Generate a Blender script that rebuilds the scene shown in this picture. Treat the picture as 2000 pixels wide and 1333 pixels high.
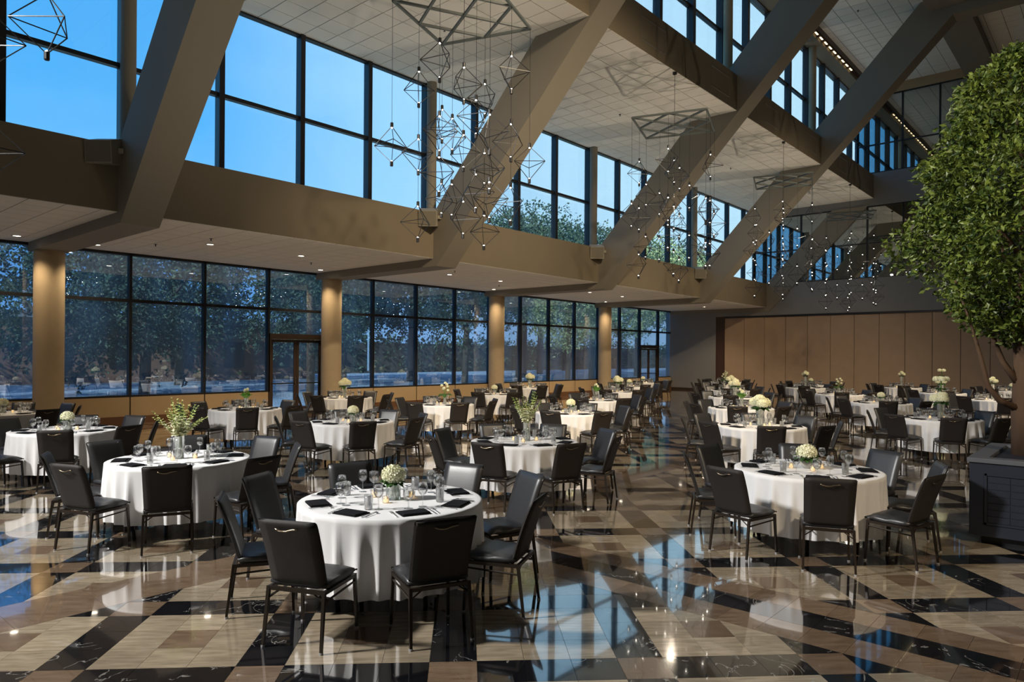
import bpy, bmesh, math, random
from mathutils import Vector, Matrix, Euler
import numpy as np
random.seed(7)
PI = math.pi
sc = bpy.context.scene
for o in list(bpy.data.objects): bpy.data.objects.remove(o)
C = sc.collection

# ------------------------------------------------------------------ camera
F, HOR, EYE, TH, ROLL = 1373.0, 695.6, 1.977, 0.067, 0.007
A = TH + PI / 4
yx, yy = math.cos(A), math.sin(A)
cam = bpy.data.cameras.new('camera'); camo = bpy.data.objects.new('camera', cam); C.objects.link(camo)
cam.sensor_width = 36; cam.lens = F / 2000 * 36; cam.shift_y = (HOR - 666.5) / 2000
cam.clip_start = 0.1; cam.clip_end = 600
right = Vector((yy, yx, 0)); fwd = Vector((-yx, yy, 0)); up = Vector((0, 0, 1))
M = Matrix((right, up, -fwd)).transposed()
M = M @ Matrix.Rotation(ROLL, 3, 'Z')
camo.matrix_world = Matrix.Translation((0, 0, EYE)) @ M.to_4x4()
sc.camera = camo

# ------------------------------------------------------------------ world, sun, exposure
sc.view_settings.view_transform = 'Standard'; sc.view_settings.look = 'None'
sc.view_settings.gamma = 1; sc.view_settings.use_curve_mapping = False
sc.view_settings.exposure = 0.75
w = bpy.data.worlds.new('sky'); sc.world = w; w.use_nodes = True
nt = w.node_tree; nt.nodes.clear()
def N(nt, t, **k):
    n = nt.nodes.new(t)
    for a, b in k.items(): setattr(n, a, b)
    return n
out = N(nt, 'ShaderNodeOutputWorld'); bg = N(nt, 'ShaderNodeBackground')
tc = N(nt, 'ShaderNodeTexCoord'); sep = N(nt, 'ShaderNodeSeparateXYZ')
nt.links.new(tc.outputs['Generated'], sep.inputs[0])
# height ramp: pale at the horizon, deep blue overhead
ramp = N(nt, 'ShaderNodeValToRGB'); nt.links.new(sep.outputs['Z'], ramp.inputs[0])
ramp.color_ramp.elements[0].position = 0.0; ramp.color_ramp.elements[0].color = (0.32, 0.60, 0.93, 1)
ramp.color_ramp.elements[1].position = 0.75; ramp.color_ramp.elements[1].color = (0.07, 0.32, 0.70, 1)
e = ramp.color_ramp.elements.new(0.3); e.color = (0.13, 0.46, 0.84, 1)
# pale, bright part of the sky around the low sun
dot = N(nt, 'ShaderNodeVectorMath', operation='DOT_PRODUCT'); nt.links.new(tc.outputs['Generated'], dot.inputs[0])
dot.inputs[1].default_value = Vector((-0.25, 0.93, 0.22)).normalized()
mr = N(nt, 'ShaderNodeMapRange'); mr.inputs[1].default_value = 0.66; mr.inputs[2].default_value = 1.0
nt.links.new(dot.outputs['Value'], mr.inputs[0])
noi = N(nt, 'ShaderNodeTexNoise'); noi.inputs['Scale'].default_value = 2.2; noi.inputs['Detail'].default_value = 5
mp = N(nt, 'ShaderNodeMapping'); mp.inputs['Scale'].default_value = (1, 1, 3.5)
nt.links.new(tc.outputs['Generated'], mp.inputs[0]); nt.links.new(mp.outputs[0], noi.inputs[0])
nr = N(nt, 'ShaderNodeMapRange'); nr.inputs[1].default_value = .45; nr.inputs[2].default_value = .75; nr.inputs[4].default_value = .25
nt.links.new(noi.outputs[0], nr.inputs[0])
ad = N(nt, 'ShaderNodeMath', operation='ADD', use_clamp=True); nt.links.new(mr.outputs[0], ad.inputs[0])
ml = N(nt, 'ShaderNodeMath', operation='MULTIPLY'); nt.links.new(nr.outputs[0], ml.inputs[0]); ml.inputs[1].default_value = .6
nt.links.new(ml.outputs[0], ad.inputs[1])
mix = N(nt, 'ShaderNodeMixRGB'); nt.links.new(ad.outputs[0], mix.inputs[0]); nt.links.new(ramp.outputs[0], mix.inputs[1])
mix.inputs[2].default_value = (.86, .93, 1.0, 1)
nt.links.new(mix.outputs[0], bg.inputs[0]); bg.inputs[1].default_value = .80
nt.links.new(bg.outputs[0], out.inputs[0])

def lamp(kind, name, loc, energy, color, target=None, **k):
    d = bpy.data.lights.new(name, kind); d.energy = energy; d.color = color
    for a, b in k.items(): setattr(d, a, b)
    o = bpy.data.objects.new(name, d); C.objects.link(o); o.location = loc
    if target is not None:
        o.rotation_euler = (Vector(target) - Vector(loc)).to_track_quat('-Z', 'Y').to_euler()
    return o
# sun: high on the blind side of the hall, so it lights the trees outside
lamp('SUN', 'sun', (30, -20, 40), 6.5, (1, .9, .72), target=(30 - 0.30, -20 + .8, 40 - .55), angle=0.01)
# added spotlights without fixtures, standing in for sun and warm light across the hall
WARM = (1.0, .80, .55)
lamp('SPOT', 'added_spotlight', (-10.5, -5.0, 9.4), 6000, (1, .98, .94), target=(-6.5, 6.8, .6), spot_size=1.35, spot_blend=.8, shadow_soft_size=.55)
lamp('SPOT', 'added_spotlight', (-9.0, -5.5, 12.0), 7500, (1, .90, .58), target=(-1.3, 9.5, 4.9), spot_size=.34, spot_blend=.8, shadow_soft_size=.4)
lamp('SPOT', 'added_spotlight', (2.5, 8.0, 13.0), 7000, WARM, target=(-14, 17.0, .0), spot_size=1.0, spot_blend=.8, shadow_soft_size=.4)
lamp('SPOT', 'added_spotlight', (6.0, 3.0, 8.5), 1300, WARM, target=(-3.6, 10.0, .4), spot_size=.9, spot_blend=.8, shadow_soft_size=.4)
lamp('SPOT', 'added_spotlight', (4.0, 22.0, 14.0), 6000, WARM, target=(-10, 29.0, .0), spot_size=1.1, spot_blend=.8, shadow_soft_size=.4)
for uy in (10.0, 18.5, 27.0, 35.5):                # added unseen uplights, standing in for light thrown up from the floor
    lamp('SPOT', 'added_uplight', (-6.6, uy, .5), 520, (1, .86, .68), target=(-12.6, uy - 1.5, 10.0), spot_size=1.3, spot_blend=.9, shadow_soft_size=.12)
# daylight portals over the real window openings
def portal(loc, sx, sy, rot):
    d = bpy.data.lights.new('window_portal', 'AREA'); d.shape = 'RECTANGLE'; d.size = sx; d.size_y = sy
    d.cycles.is_portal = True
    o = bpy.data.objects.new('window_portal', d); C.objects.link(o); o.location = loc; o.rotation_euler = rot
R90 = (0, -PI / 2, 0)
portal((-21.45, 13.5, 2.75), 4.2, 52, R90)
portal((-16.2, 13.5, 8.15), 4.1, 52, R90)
portal((-10.8, 13.5, 13.3), 4.1, 52, R90)

# ------------------------------------------------------------------ object helpers
def setp(o, label=None, cat=None, group=None, kind=None):
    if label: o['label'] = label
    if cat: o['category'] = cat
    if group: o['group'] = group
    if kind: o['kind'] = kind
    return o
def empty(name, loc=(0, 0, 0), rz=0, **k):
    o = bpy.data.objects.new(name, None); C.objects.link(o); o.location = loc; o.rotation_euler = (0, 0, rz)
    o.empty_display_size = .2
    return setp(o, **k)
def copy_tree(o, parent=None):
    c = o.copy(); C.objects.link(c); c.parent = parent
    for ch in o.children: copy_tree(ch, c)
    return c
class MB:
    def __init__(s): s.v = []; s.f = []; s.m = []; s.mi = 0
    def add(s, vs, fs):
        n = len(s.v); s.v.extend(vs); s.f.extend([tuple(i + n for i in f) for f in fs]); s.m.extend([s.mi] * len(fs)); return s
    def box(s, x0, x1, y0, y1, z0, z1):
        return s.add([(x0,y0,z0),(x1,y0,z0),(x1,y1,z0),(x0,y1,z0),(x0,y0,z1),(x1,y0,z1),(x1,y1,z1),(x0,y1,z1)],
                     [(3,2,1,0),(4,5,6,7),(0,1,5,4),(1,2,6,5),(2,3,7,6),(3,0,4,7)])
    def rbox(s, x0, x1, y0, y1, z0, z1, b):      # box with bevelled edges
        bm = bmesh.new(); bmesh.ops.create_cube(bm, size=1)
        for v in bm.verts:
            v.co = Vector(((x0+x1)/2 + v.co.x*(x1-x0), (y0+y1)/2 + v.co.y*(y1-y0), (z0+z1)/2 + v.co.z*(z1-z0)))
        bmesh.ops.bevel(bm, geom=list(bm.edges), offset=b, segments=3, affect='EDGES', profile=.6)
        bm.verts.index_update()
        s.add([tuple(v.co) for v in bm.verts], [tuple(v.index for v in f.verts) for f in bm.faces]); bm.free(); return s
    def tube(s, pts, r, n=8, cap=True):
        pts = [Vector(p) for p in pts]; rs = r if isinstance(r, (list, tuple)) else [r] * len(pts)
        vs = []; fs = []
        ref = None
        for i, p in enumerate(pts):
            d = (pts[min(i+1, len(pts)-1)] - pts[max(i-1, 0)])
            if d.length < 1e-9: d = Vector((0, 0, 1))
            d.normalize()
            if ref is None:
                ref = Vector((0, 0, 1)) if abs(d.z) < .9 else Vector((1, 0, 0))
            a = d.cross(ref)
            if a.length < 1e-6: a = d.cross(Vector((0, 1, 0)))
            a.normalize(); b = d.cross(a); ref = b.cross(d) * -1 if False else ref
            for k in range(n):
                t = 2 * PI * k / n + PI / n
                vs.append(tuple(p + a * (rs[i] * math.cos(t)) + b * (rs[i] * math.sin(t))))
        for i in range(len(pts) - 1):
            for k in range(n):
                k2 = (k + 1) % n
                fs.append((i*n+k, i*n+k2, (i+1)*n+k2, (i+1)*n+k))
        if cap:
            fs.append(tuple(range(n))); fs.append(tuple(range(len(pts)*n-1, (len(pts)-1)*n-1, -1)))
        return s.add(vs, fs)
    def lathe(s, prof, n=16, c=(0, 0, 0)):
        vs = []; fs = []
        for (r, z) in prof:
            for k in range(n):
                t = 2 * PI * k / n; vs.append((c[0] + r * math.cos(t), c[1] + r * math.sin(t), c[2] + z))
        for i in range(len(prof) - 1):
            for k in range(n):
                k2 = (k + 1) % n; fs.append((i*n+k, i*n+k2, (i+1)*n+k2, (i+1)*n+k))
        return s.add(vs, fs)
    def prism(s, poly, y0, y1):                  # polygon in XZ extruded along Y
        n = len(poly)
        vs = [(x, y0, z) for x, z in poly] + [(x, y1, z) for x, z in poly]
        fs = [tuple(range(n)), tuple(range(2*n-1, n-1, -1))] + [((i+1) % n, i, n+i, n+(i+1) % n) for i in range(n)]
        return s.add(vs, fs)
    def mesh(s, name, mats, smooth=False):
        me = bpy.data.meshes.new(name); me.from_pydata(s.v, [], s.f)
        for m in (mats if isinstance(mats, (list, tuple)) else [mats]): me.materials.append(m)
        if any(s.m): me.polygons.foreach_set('material_index', s.m)
        if smooth: me.polygons.foreach_set('use_smooth', [True] * len(s.f))
        me.update(); return me
    def build(s, name, mats, parent=None, smooth=False, fix=True, **k):
        me = s.mesh(name, mats, smooth)
        if fix:
            bm = bmesh.new(); bm.from_mesh(me); bmesh.ops.recalc_face_normals(bm, faces=bm.faces); bm.to_mesh(me); bm.free()
        return link(name, me, parent, **k)
def link(name, me, parent=None, loc=None, **k):
    o = bpy.data.objects.new(name, me); C.objects.link(o); o.parent = parent
    if loc is not None: o.location = loc
    return setp(o, **k)
def struct(o): o['kind'] = 'structure'; return o

# ------------------------------------------------------------------ materials
def mat(name, col, rough=.5, spec=.5, metal=0, var=0, scale=8, bump=0, emit=None, stretch=None, coat=0):
    m = bpy.data.materials.new(name); m.use_nodes = True; t = m.node_tree
    b = t.nodes['Principled BSDF']; b.inputs['Base Color'].default_value = (*col, 1)
    b.inputs['Roughness'].default_value = rough; b.inputs['Specular IOR Level'].default_value = spec; b.inputs['Metallic'].default_value = metal
    if coat: b.inputs['Coat Weight'].default_value = coat; b.inputs['Coat Roughness'].default_value = .05
    if emit: b.inputs['Emission Color'].default_value = (*emit[0], 1); b.inputs['Emission Strength'].default_value = emit[1]
    if var or bump:
        g = N(t, 'ShaderNodeTexCoord'); n = N(t, 'ShaderNodeTexNoise'); n.inputs['Scale'].default_value = scale; n.inputs['Detail'].default_value = 5
        src = g.outputs['Object']
        if stretch:
            mp = N(t, 'ShaderNodeMapping'); mp.inputs['Scale'].default_value = stretch; t.links.new(src, mp.inputs[0]); src = mp.outputs[0]
        t.links.new(src, n.inputs['Vector'])
        if var:
            mx = N(t, 'ShaderNodeMixRGB'); mx.inputs[1].default_value = (*[c * (1 - var) for c in col], 1); mx.inputs[2].default_value = (*[min(1, c * (1 + var)) for c in col], 1)
            t.links.new(n.outputs[0], mx.inputs[0]); t.links.new(mx.outputs[0], b.inputs['Base Color'])
        if bump:
            bp = N(t, 'ShaderNodeBump'); bp.inputs['Strength'].default_value = bump; bp.inputs['Distance'].default_value = .01
            t.links.new(n.outputs[0], bp.inputs['Height']); t.links.new(bp.outputs[0], b.inputs['Normal'])
    return m
def glassmat(name, tint, refl, rough=0.0, gcol=(1, 1, 1), dirt=0, graze=.95):
    m = bpy.data.materials.new(name); m.use_nodes = True; t = m.node_tree; t.nodes.clear()
    o = N(t, 'ShaderNodeOutputMaterial'); tr = N(t, 'ShaderNodeBsdfTransparent'); gl = N(t, 'ShaderNodeBsdfGlossy')
    tr.inputs[0].default_value = (*tint, 1); gl.inputs['Roughness'].default_value = rough; gl.inputs[0].default_value = (*gcol, 1)
    lw = N(t, 'ShaderNodeLayerWeight'); lw.inputs[0].default_value = .25
    mr = N(t, 'ShaderNodeMapRange'); mr.inputs[3].default_value = refl; mr.inputs[4].default_value = graze
    t.links.new(lw.outputs['Fresnel'], mr.inputs[0])
    mx = N(t, 'ShaderNodeMixShader'); t.links.new(mr.outputs[0], mx.inputs[0]); t.links.new(tr.outputs[0], mx.inputs[1]); t.links.new(gl.outputs[0], mx.inputs[2])
    last = mx
    if dirt:                                       # streaks of dust on the pane that scatter daylight
        tc = N(t, 'ShaderNodeTexCoord'); mp = N(t, 'ShaderNodeMapping'); mp.inputs['Scale'].default_value = (1, 1.4, .35)
        n = N(t, 'ShaderNodeTexNoise'); n.inputs['Scale'].default_value = .9; n.inputs['Detail'].default_value = 7
        t.links.new(tc.outputs['Object'], mp.inputs[0]); t.links.new(mp.outputs[0], n.inputs[0])
        r2 = N(t, 'ShaderNodeMapRange'); r2.inputs[1].default_value = .4; r2.inputs[2].default_value = .8; r2.inputs[3].default_value = dirt * .3; r2.inputs[4].default_value = dirt * 1.6
        t.links.new(n.outputs[0], r2.inputs[0])
        tl = N(t, 'ShaderNodeBsdfTranslucent'); tl.inputs[0].default_value = (.55, .75, .95, 1)
        m2 = N(t, 'ShaderNodeMixShader'); t.links.new(r2.outputs[0], m2.inputs[0]); t.links.new(mx.outputs[0], m2.inputs[1]); t.links.new(tl.outputs[0], m2.inputs[2]); last = m2
    t.links.new(last.outputs[0], o.inputs[0]); return m
def stone(name, base, dark, light, mode, rough):
    m = bpy.data.materials.new(name); m.use_nodes = True; t = m.node_tree; b = t.nodes['Principled BSDF']
    g = N(t, 'ShaderNodeNewGeometry'); mp = N(t, 'ShaderNodeMapping'); t.links.new(g.outputs['Position'], mp.inputs[0])
    mp.inputs['Rotation'].default_value = (0, 0, -PI / 4)
    at = N(t, 'ShaderNodeAttribute', attribute_name='rnd')
    # each tile is cut from its own place in the slab
    cx = N(t, 'ShaderNodeCombineXYZ'); t.links.new(at.outputs['Fac'], cx.inputs[2])
    sm = N(t, 'ShaderNodeVectorMath', operation='SCALE'); sm.inputs['Scale'].default_value = 37; t.links.new(cx.outputs[0], sm.inputs[0])
    av = N(t, 'ShaderNodeVectorMath', operation='ADD'); t.links.new(mp.outputs[0], av.inputs[0]); t.links.new(sm.outputs[0], av.inputs[1])
    n = N(t, 'ShaderNodeTexNoise'); n.inputs['Detail'].default_value = 6
    cr = N(t, 'ShaderNodeValToRGB'); E = cr.color_ramp.elements
    if mode == 'vein':
        st = N(t, 'ShaderNodeMapping'); st.inputs['Scale'].default_value = (1.6, 9, 1); t.links.new(av.outputs[0], st.inputs[0]); t.links.new(st.outputs[0], n.inputs[0])
        n.inputs['Scale'].default_value = 3
        E[0].position = .3; E[0].color = (*dark, 1); E[1].position = .72; E[1].color = (*light, 1)
        t.links.new(n.outputs[0], cr.inputs[0])
    else:
        t.links.new(av.outputs[0], n.inputs[0]); n.inputs['Scale'].default_value = 2.6; n.inputs['Distortion'].default_value = 1.3; n.inputs['Detail'].default_value = 8
        E[0].position = .492; E[0].color = (*dark, 1); E[1].position = .51; E[1].color = (*dark, 1); e = E.new(.5); e.color = (*light, 1)
        n2 = N(t, 'ShaderNodeTexNoise'); n2.inputs['Scale'].default_value = 2; t.links.new(av.outputs[0], n2.inputs[0])
        mm = N(t, 'ShaderNodeMath', operation='GREATER_THAN'); t.links.new(n2.outputs[0], mm.inputs[0]); mm.inputs[1].default_value = .52
        t.links.new(n.outputs[0], cr.inputs[0])
    hv = N(t, 'ShaderNodeHueSaturation'); t.links.new(cr.outputs[0], hv.inputs['Color'])
    if mode != 'vein':
        mk = N(t, 'ShaderNodeMixRGB'); mk.inputs[1].default_value = (*dark, 1); t.links.new(mm.outputs[0], mk.inputs[0]); t.links.new(cr.outputs[0], mk.inputs[2]); t.links.new(mk.outputs[0], hv.inputs['Color'])
    vr = N(t, 'ShaderNodeMapRange'); vr.inputs[3].default_value = .82; vr.inputs[4].default_value = 1.14; t.links.new(at.outputs['Fac'], vr.inputs[0]); t.links.new(vr.outputs[0], hv.inputs['Value'])
    t.links.new(hv.outputs[0], b.inputs['Base Color'])
    b.inputs['Roughness'].default_value = rough; b.inputs['Specular IOR Level'].default_value = .8; b.inputs['Coat Weight'].default_value = 1; b.inputs['Coat Roughness'].default_value = .03; b.inputs['Coat IOR'].default_value = 1.95
    bn = N(t, 'ShaderNodeTexNoise'); bn.inputs['Scale'].default_value = 3.5; t.links.new(av.outputs[0], bn.inputs[0])
    bp = N(t, 'ShaderNodeBump'); bp.inputs['Strength'].default_value = .05; bp.inputs['Distance'].default_value = .02
    t.links.new(bn.outputs[0], bp.inputs['Height']); t.links.new(bp.outputs[0], b.inputs['Normal'])
    return m
mBeige = stone('beige_travertine', None, (.29, .23, .155), (.50, .41, .29), 'vein', .10)
mBrown = stone('brown_travertine', None, (.16, .105, .066), (.27, .185, .12), 'vein', .12)
mBlack = stone('black_marble', None, (.008, .0085, .011), (.35, .33, .30), 'line', .07)
mGrout = mat('grout', (.09, .075, .06), .7)
mPaint = mat('taupe_paint', (.20, .165, .115), .75, .25, var=.06, scale=1.2, bump=.03)
mBeam = mat('beam_paint', (.25, .222, .175), .72, .25, var=.05, scale=1.0, bump=.03)
mWallG = mat('grey_wall_paint', (.23, .225, .22), .7, .3, var=.05, scale=1.5)
mKnee = mat('tan_wall_paint', (.42, .30, .17), .7, .3, var=.06, scale=1.5)
mCol = mat('column_plaster', (.40, .31, .20), .75, .3, var=.07, scale=6, bump=.15)
mFrame = mat('dark_bronze_frame', (.012, .012, .014), .4, .5)
mFrameBr = mat('brown_frame', (.045, .026, .016), .45, .5)
mBase = mat('dark_baseboard', (.13, .06, .028), .5, .4)
mCeil = mat('ceiling_tile', (.80, .76, .68), .9, .1, var=.05, scale=30, bump=.15)
mCeilGap = mat('ceiling_grid', (.10, .09, .07), .8, .1)
mPanel = mat('partition_fabric', (.42, .30, .205), .85, .2, var=.10, scale=2.2, bump=.1)
mJamb = mat('dark_wood_jamb', (.06, .028, .014), .45, .5)
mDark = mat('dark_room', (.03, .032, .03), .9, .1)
mGlass = glassmat('window_glass_upper', (.74, .90, .97), .03, dirt=.02, graze=.22)
mGlassLow = glassmat('window_glass_lower', (.62, .80, .97), .24, dirt=.06, graze=.6)
mGlassIn = glassmat('interior_glass', (.75, .85, .85), .30)
mLeather = mat('charcoal_leather', (.026, .026, .028), .40, .8, var=.1, scale=60, bump=.03)
mBack = mat('charcoal_vinyl_back', (.024, .020, .018), .60, .3, var=.12, scale=60, bump=.08)
mLeg = mat('dark_metal_leg', (.035, .025, .018), .35, .6, metal=.4)
mHandle = mat('bronze_handle', (.45, .36, .25), .28, .6, metal=1)
mFoot = mat('foot_glide', (.35, .35, .36), .4, .5)
mCloth = mat('white_linen', (.88, .87, .87), .85, .2, var=.03, scale=90, bump=.05)
mNap = mat('black_napkin', (.008, .008, .010), .8, .2, bump=.2, scale=200)
mTop = mat('table_top_laminate', (.3, .25, .2), .5)
mSteel = mat('polished_steel', (.75, .76, .78), .16, .6, metal=1)
mStem = glassmat('stemware_glass', (.985, .99, .99), .10, graze=.8)
mVase = glassmat('vase_glass', (.96, .98, .97), .10, graze=.8)
mWater = glassmat('vase_water', (.93, .97, .92), .05, graze=.5)
mCream = mat('cream_petals', (.96, .93, .68), .6, .2, var=.08, scale=40)
mPetalG = mat('yellow_green_petals', (.78, .82, .32), .6, .2, var=.15, scale=40)
mPetalW = mat('ivory_rose_petals', (.93, .91, .66), .6, .2, var=.1, scale=40)
mStemG = mat('flower_stem', (.13, .26, .05), .6, .3, var=.2, scale=30)
mLeafD = mat('bouquet_leaf', (.06, .15, .035), .5, .4, var=.3, scale=30)
mBowl = mat('stone_bowl', (.42, .42, .40), .4, .4, var=.1, scale=20)
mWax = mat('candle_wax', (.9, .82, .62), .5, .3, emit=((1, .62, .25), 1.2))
mFlame = mat('candle_flame', (1, .7, .3), .5, emit=((1, .62, .22), 9))
mWire = mat('black_wire', (.012, .011, .010), .4, .5)
mGrid = mat('brushed_aluminium', (.11, .13, .13), .5, .4)
mBulb = mat('lit_bulb', (1, 1, 1), .3, emit=((1, .93, .80), 12))
mDown = mat('downlight_lens', (1, 1, 1), .3, emit=((1, .88, .70), 7))
mSlot = mat('slot_lamp_lens', (1, 1, 1), .3, emit=((1, .75, .42), 1.6))
mTrim = mat('white_metal_trim', (.6, .57, .5), .4)
mSpk = mat('speaker_housing', (.30, .27, .21), .6, .3, var=.05)
mSpkG = mat('speaker_grille', (.19, .17, .13), .8, .2, var=.2, scale=120)
mPlanter = mat('navy_planter_panel', (.018, .022, .035), .4, .5, var=.12, scale=8)
mPlanterT = mat('grey_planter_top', (.10, .105, .12), .45, .4)
mSoil = mat('bark_mulch', (.04, .028, .018), .9, var=.4, scale=40, bump=.6)
mBark = mat('tree_bark', (.085, .052, .034), .85, .2, var=.3, scale=14, bump=.5, stretch=(1, 1, .25))
def leafmat(name, c1, c2, rough=.45):
    m = bpy.data.materials.new(name); m.use_nodes = True; t = m.node_tree; b = t.nodes['Principled BSDF']
    g = N(t, 'ShaderNodeNewGeometry'); cr = N(t, 'ShaderNodeValToRGB'); cr.color_ramp.elements[0].color = (*c1, 1); cr.color_ramp.elements[1].color = (*c2, 1)
    t.links.new(g.outputs['Random Per Island'], cr.inputs[0]); t.links.new(cr.outputs[0], b.inputs['Base Color']); b.inputs['Roughness'].default_value = rough
    tl = N(t, 'ShaderNodeBsdfTranslucent'); t.links.new(cr.outputs[0], tl.inputs[0])
    mx = N(t, 'ShaderNodeMixShader'); mx.inputs[0].default_value = .25
    o = t.nodes['Material Output']; t.links.new(b.outputs[0], mx.inputs[1]); t.links.new(tl.outputs[0], mx.inputs[2]); t.links.new(mx.outputs[0], o.inputs[0])
    return m
mLeaf = leafmat('ficus_leaf', (.016, .042, .008), (.16, .21, .035))
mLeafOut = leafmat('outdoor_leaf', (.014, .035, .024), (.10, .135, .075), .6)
mTrunkOut = mat('outdoor_bark', (.07, .055, .04), .9, var=.2)
mRoof = mat('pale_roof_membrane', (.62, .62, .60), .8)
mPave = mat('concrete_paving', (.30, .33, .38), .7, var=.1, scale=1.5)
mLawn = mat('lawn', (.03, .06, .02), .9, var=.3, scale=3)
mBrick = mat('far_brick', (.22, .10, .06), .8, var=.2, scale=3)

# ------------------------------------------------------------------ setting: floor of stone tiles
T = .305; Q = math.sqrt(2)
YC = [5.75 + 8.5 * k for k in range(-2, 5)]         # frame lines: ... 5.75, 14.25, 22.75, 31.25, 39.75
XB = [-14.77, -6.265, 2.24]; YB = [-3.015, 5.485, 13.985, 22.485, 30.985]
HX, HY = .305, .475
X0, X1, YN, YF = -21.1, 9.0, -12.0, 39.1
floor = MB(); floor.box(X0 - .2, X1 + .1, YN, YF + .1, -.25, -.004)
floor_o = struct(floor.build('floor', mGrout))
def clip(poly, a, b, c):                            # keep a*x+b*y<=c
    o = []
    for i in range(len(poly)):
        p, q = poly[i], poly[(i + 1) % len(poly)]
        dp, dq = a*p[0] + b*p[1] - c, a*q[0] + b*q[1] - c
        if dp <= 0: o.append(p)
        if (dp < 0 < dq) or (dq < 0 < dp):
            t = dp / (dp - dq); o.append((p[0] + t*(q[0]-p[0]), p[1] + t*(q[1]-p[1])))
    return o
def area(p): return abs(sum(p[i][0]*p[(i+1) % len(p)][1] - p[(i+1) % len(p)][0]*p[i][1] for i in range(len(p)))) / 2
tiles = []                                          # (polygon, material index 0 beige 1 brown 2 black)
J = .0012
def rect(x0, x1, y0, y1): return [(x0+J, y0+J), (x1-J, y0+J), (x1-J, y1-J), (x0+J, y1-J)]
for yb in YB:                                       # bands across the hall: brown / black / brown courses
    if yb < -2: lo = -10
    for c in range(3):
        y0 = yb - HY + c * .3167
        n0, n1 = int((X0) / T) - 1, int(X1 / T) + 1
        for i in range(n0, n1):
            x0 = i * T + .11
            if x0 < X0 or x0 + T > X1: continue
            tiles.append((rect(x0, x0 + T, y0, y0 + .3167), 2 if c == 1 else 1))
def in_xband(y0, y1): return any(y1 > yb - HY and y0 < yb + HY for yb in YB)
for xb in XB:
    y = YN
    while y < YF:
        seg = 2 * HX; y1 = min(y + seg, YF)
        p = rect(xb - HX, xb + HX, y + .03, y1 + .03)
        pieces = [p]
        for yb in YB:
            nxt = []
            for q in pieces:
                a = clip(q, 0, 1, yb - HY - J); b = clip(q, 0, -1, -(yb + HY + J))
                nxt += [r for r in (a, b) if len(r) > 2 and area(r) > 2e-3]
            pieces = nxt
        tiles += [(q, 1) for q in pieces]
        y = y1
xs = [X0] + sorted(v for xb in XB for v in (xb - HX, xb + HX)) + [X1]
ys = [YN] + sorted(v for yb in YB for v in (yb - HY, yb + HY)) + [YF]
OFF = {(2, 1): (3.30, 1.92), (2, 2): (2.45, 1.20), (1, 1): (3.60, 1.55), (1, 2): (2.75, 1.0)}
for ix in range(4):
    xa, xb = xs[2*ix], xs[2*ix+1]
    for iy in range(6):
        ya, yb = ys[2*iy], ys[2*iy+1]
        a0, b0 = OFF.get((ix, iy), (((ix * 1.3 + iy * .85) + 3.05) % 4, (ix * .35 + iy * .7 + .2) % 4))
        cs = [((x+y)/Q/T, (y-x)/Q/T) for x in (xa, xb) for y in (ya, yb)]
        for i in range(int(min(c[0] for c in cs) - a0) - 2, int(max(c[0] for c in cs) - a0) + 2):
            for j in range(int(min(c[1] for c in cs) - b0) - 2, int(max(c[1] for c in cs) - b0) + 2):
                am, bm_ = (a0 + i + .5) * T, (b0 + j + .5) * T
                if not (xa - .3 < (am - bm_)/Q < xb + .3 and ya - .3 < (am + bm_)/Q < yb + .3): continue
                g = []
                for da, db in ((0, 0), (1, 0), (1, 1), (0, 1)):
                    a = (a0 + i + da) * T + (J if da == 0 else -J); b = (b0 + j + db) * T + (J if db == 0 else -J)
                    g.append(((a - b)/Q, (a + b)/Q))
                g = clip(g, 1, 0, xb - J); g = clip(g, -1, 0, -xa - J) if g else g
                g = clip(g, 0, 1, yb - J) if g else g; g = clip(g, 0, -1, -ya - J) if g else g
                if len(g) < 3 or area(g) < 1e-3: continue
                bi, bj = i % 4 == 0, j % 4 == 0
                k = 1 if (bi and bj) or (i % 4 == 2 and j % 4 == 2) else (2 if bi or bj else 0)
                tiles.append((g, k))
def in_view(x, y, z=0, m=.03):
    r = yy * x + yx * y; f = -yx * x + yy * y
    if f < .5: return None
    px = 1000 + F * r / f; py = HOR - F * (z - EYE) / f
    return (px, py, f) if -m*2000 < px < (1 + m)*2000 and -m*1333 < py < (1 + m)*1333 else None
def centre(p): return (sum(q[0] for q in p)/len(p), sum(q[1] for q in p)/len(p))
def tile_faces(p, zt, zb):
    n = len(p); vs = [(x, y, zt) for x, y in p] + [(x, y, zb) for x, y in p]
    return vs, [tuple(range(n))] + [((i+1) % n, i, n+i, n+(i+1) % n) for i in range(n)]
mats3 = [mBeige, mBrown, mBlack]
rank = []
for idx, (p, k) in enumerate(tiles):
    c = centre(p); v = in_view(*c, m=.01)
    rank.append((v[2] if v else 1e9, idx))
rank.sort(); solo = {i for f, i in rank[:300] if f < 1e8}
names = ['beige_tile', 'brown_tile', 'black_tile']
groups = [([], [], []) for _ in range(3)]
for idx, (p, k) in enumerate(tiles):
    r = random.random()
    if idx in solo:
        c = centre(p)
        vs, fs = tile_faces([(x - c[0], y - c[1]) for x, y in p], 0, -.006)
        me = bpy.data.meshes.new('floor_tile'); me.from_pydata(vs, [], fs); me.materials.append(mats3[k])
        at = me.attributes.new('rnd', 'FLOAT', 'FACE'); at.data.foreach_set('value', [r] * len(fs))
        o = link('floor_tile', me, floor_o, loc=(c[0], c[1], 0))
    else:
        V, FF, RR = groups[k]; n = len(V)
        vs, fs = tile_faces(p, 0, -.006); V.extend(vs); FF.extend([tuple(i + n for i in f) for f in fs]); RR.extend([r] * len(fs))
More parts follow.
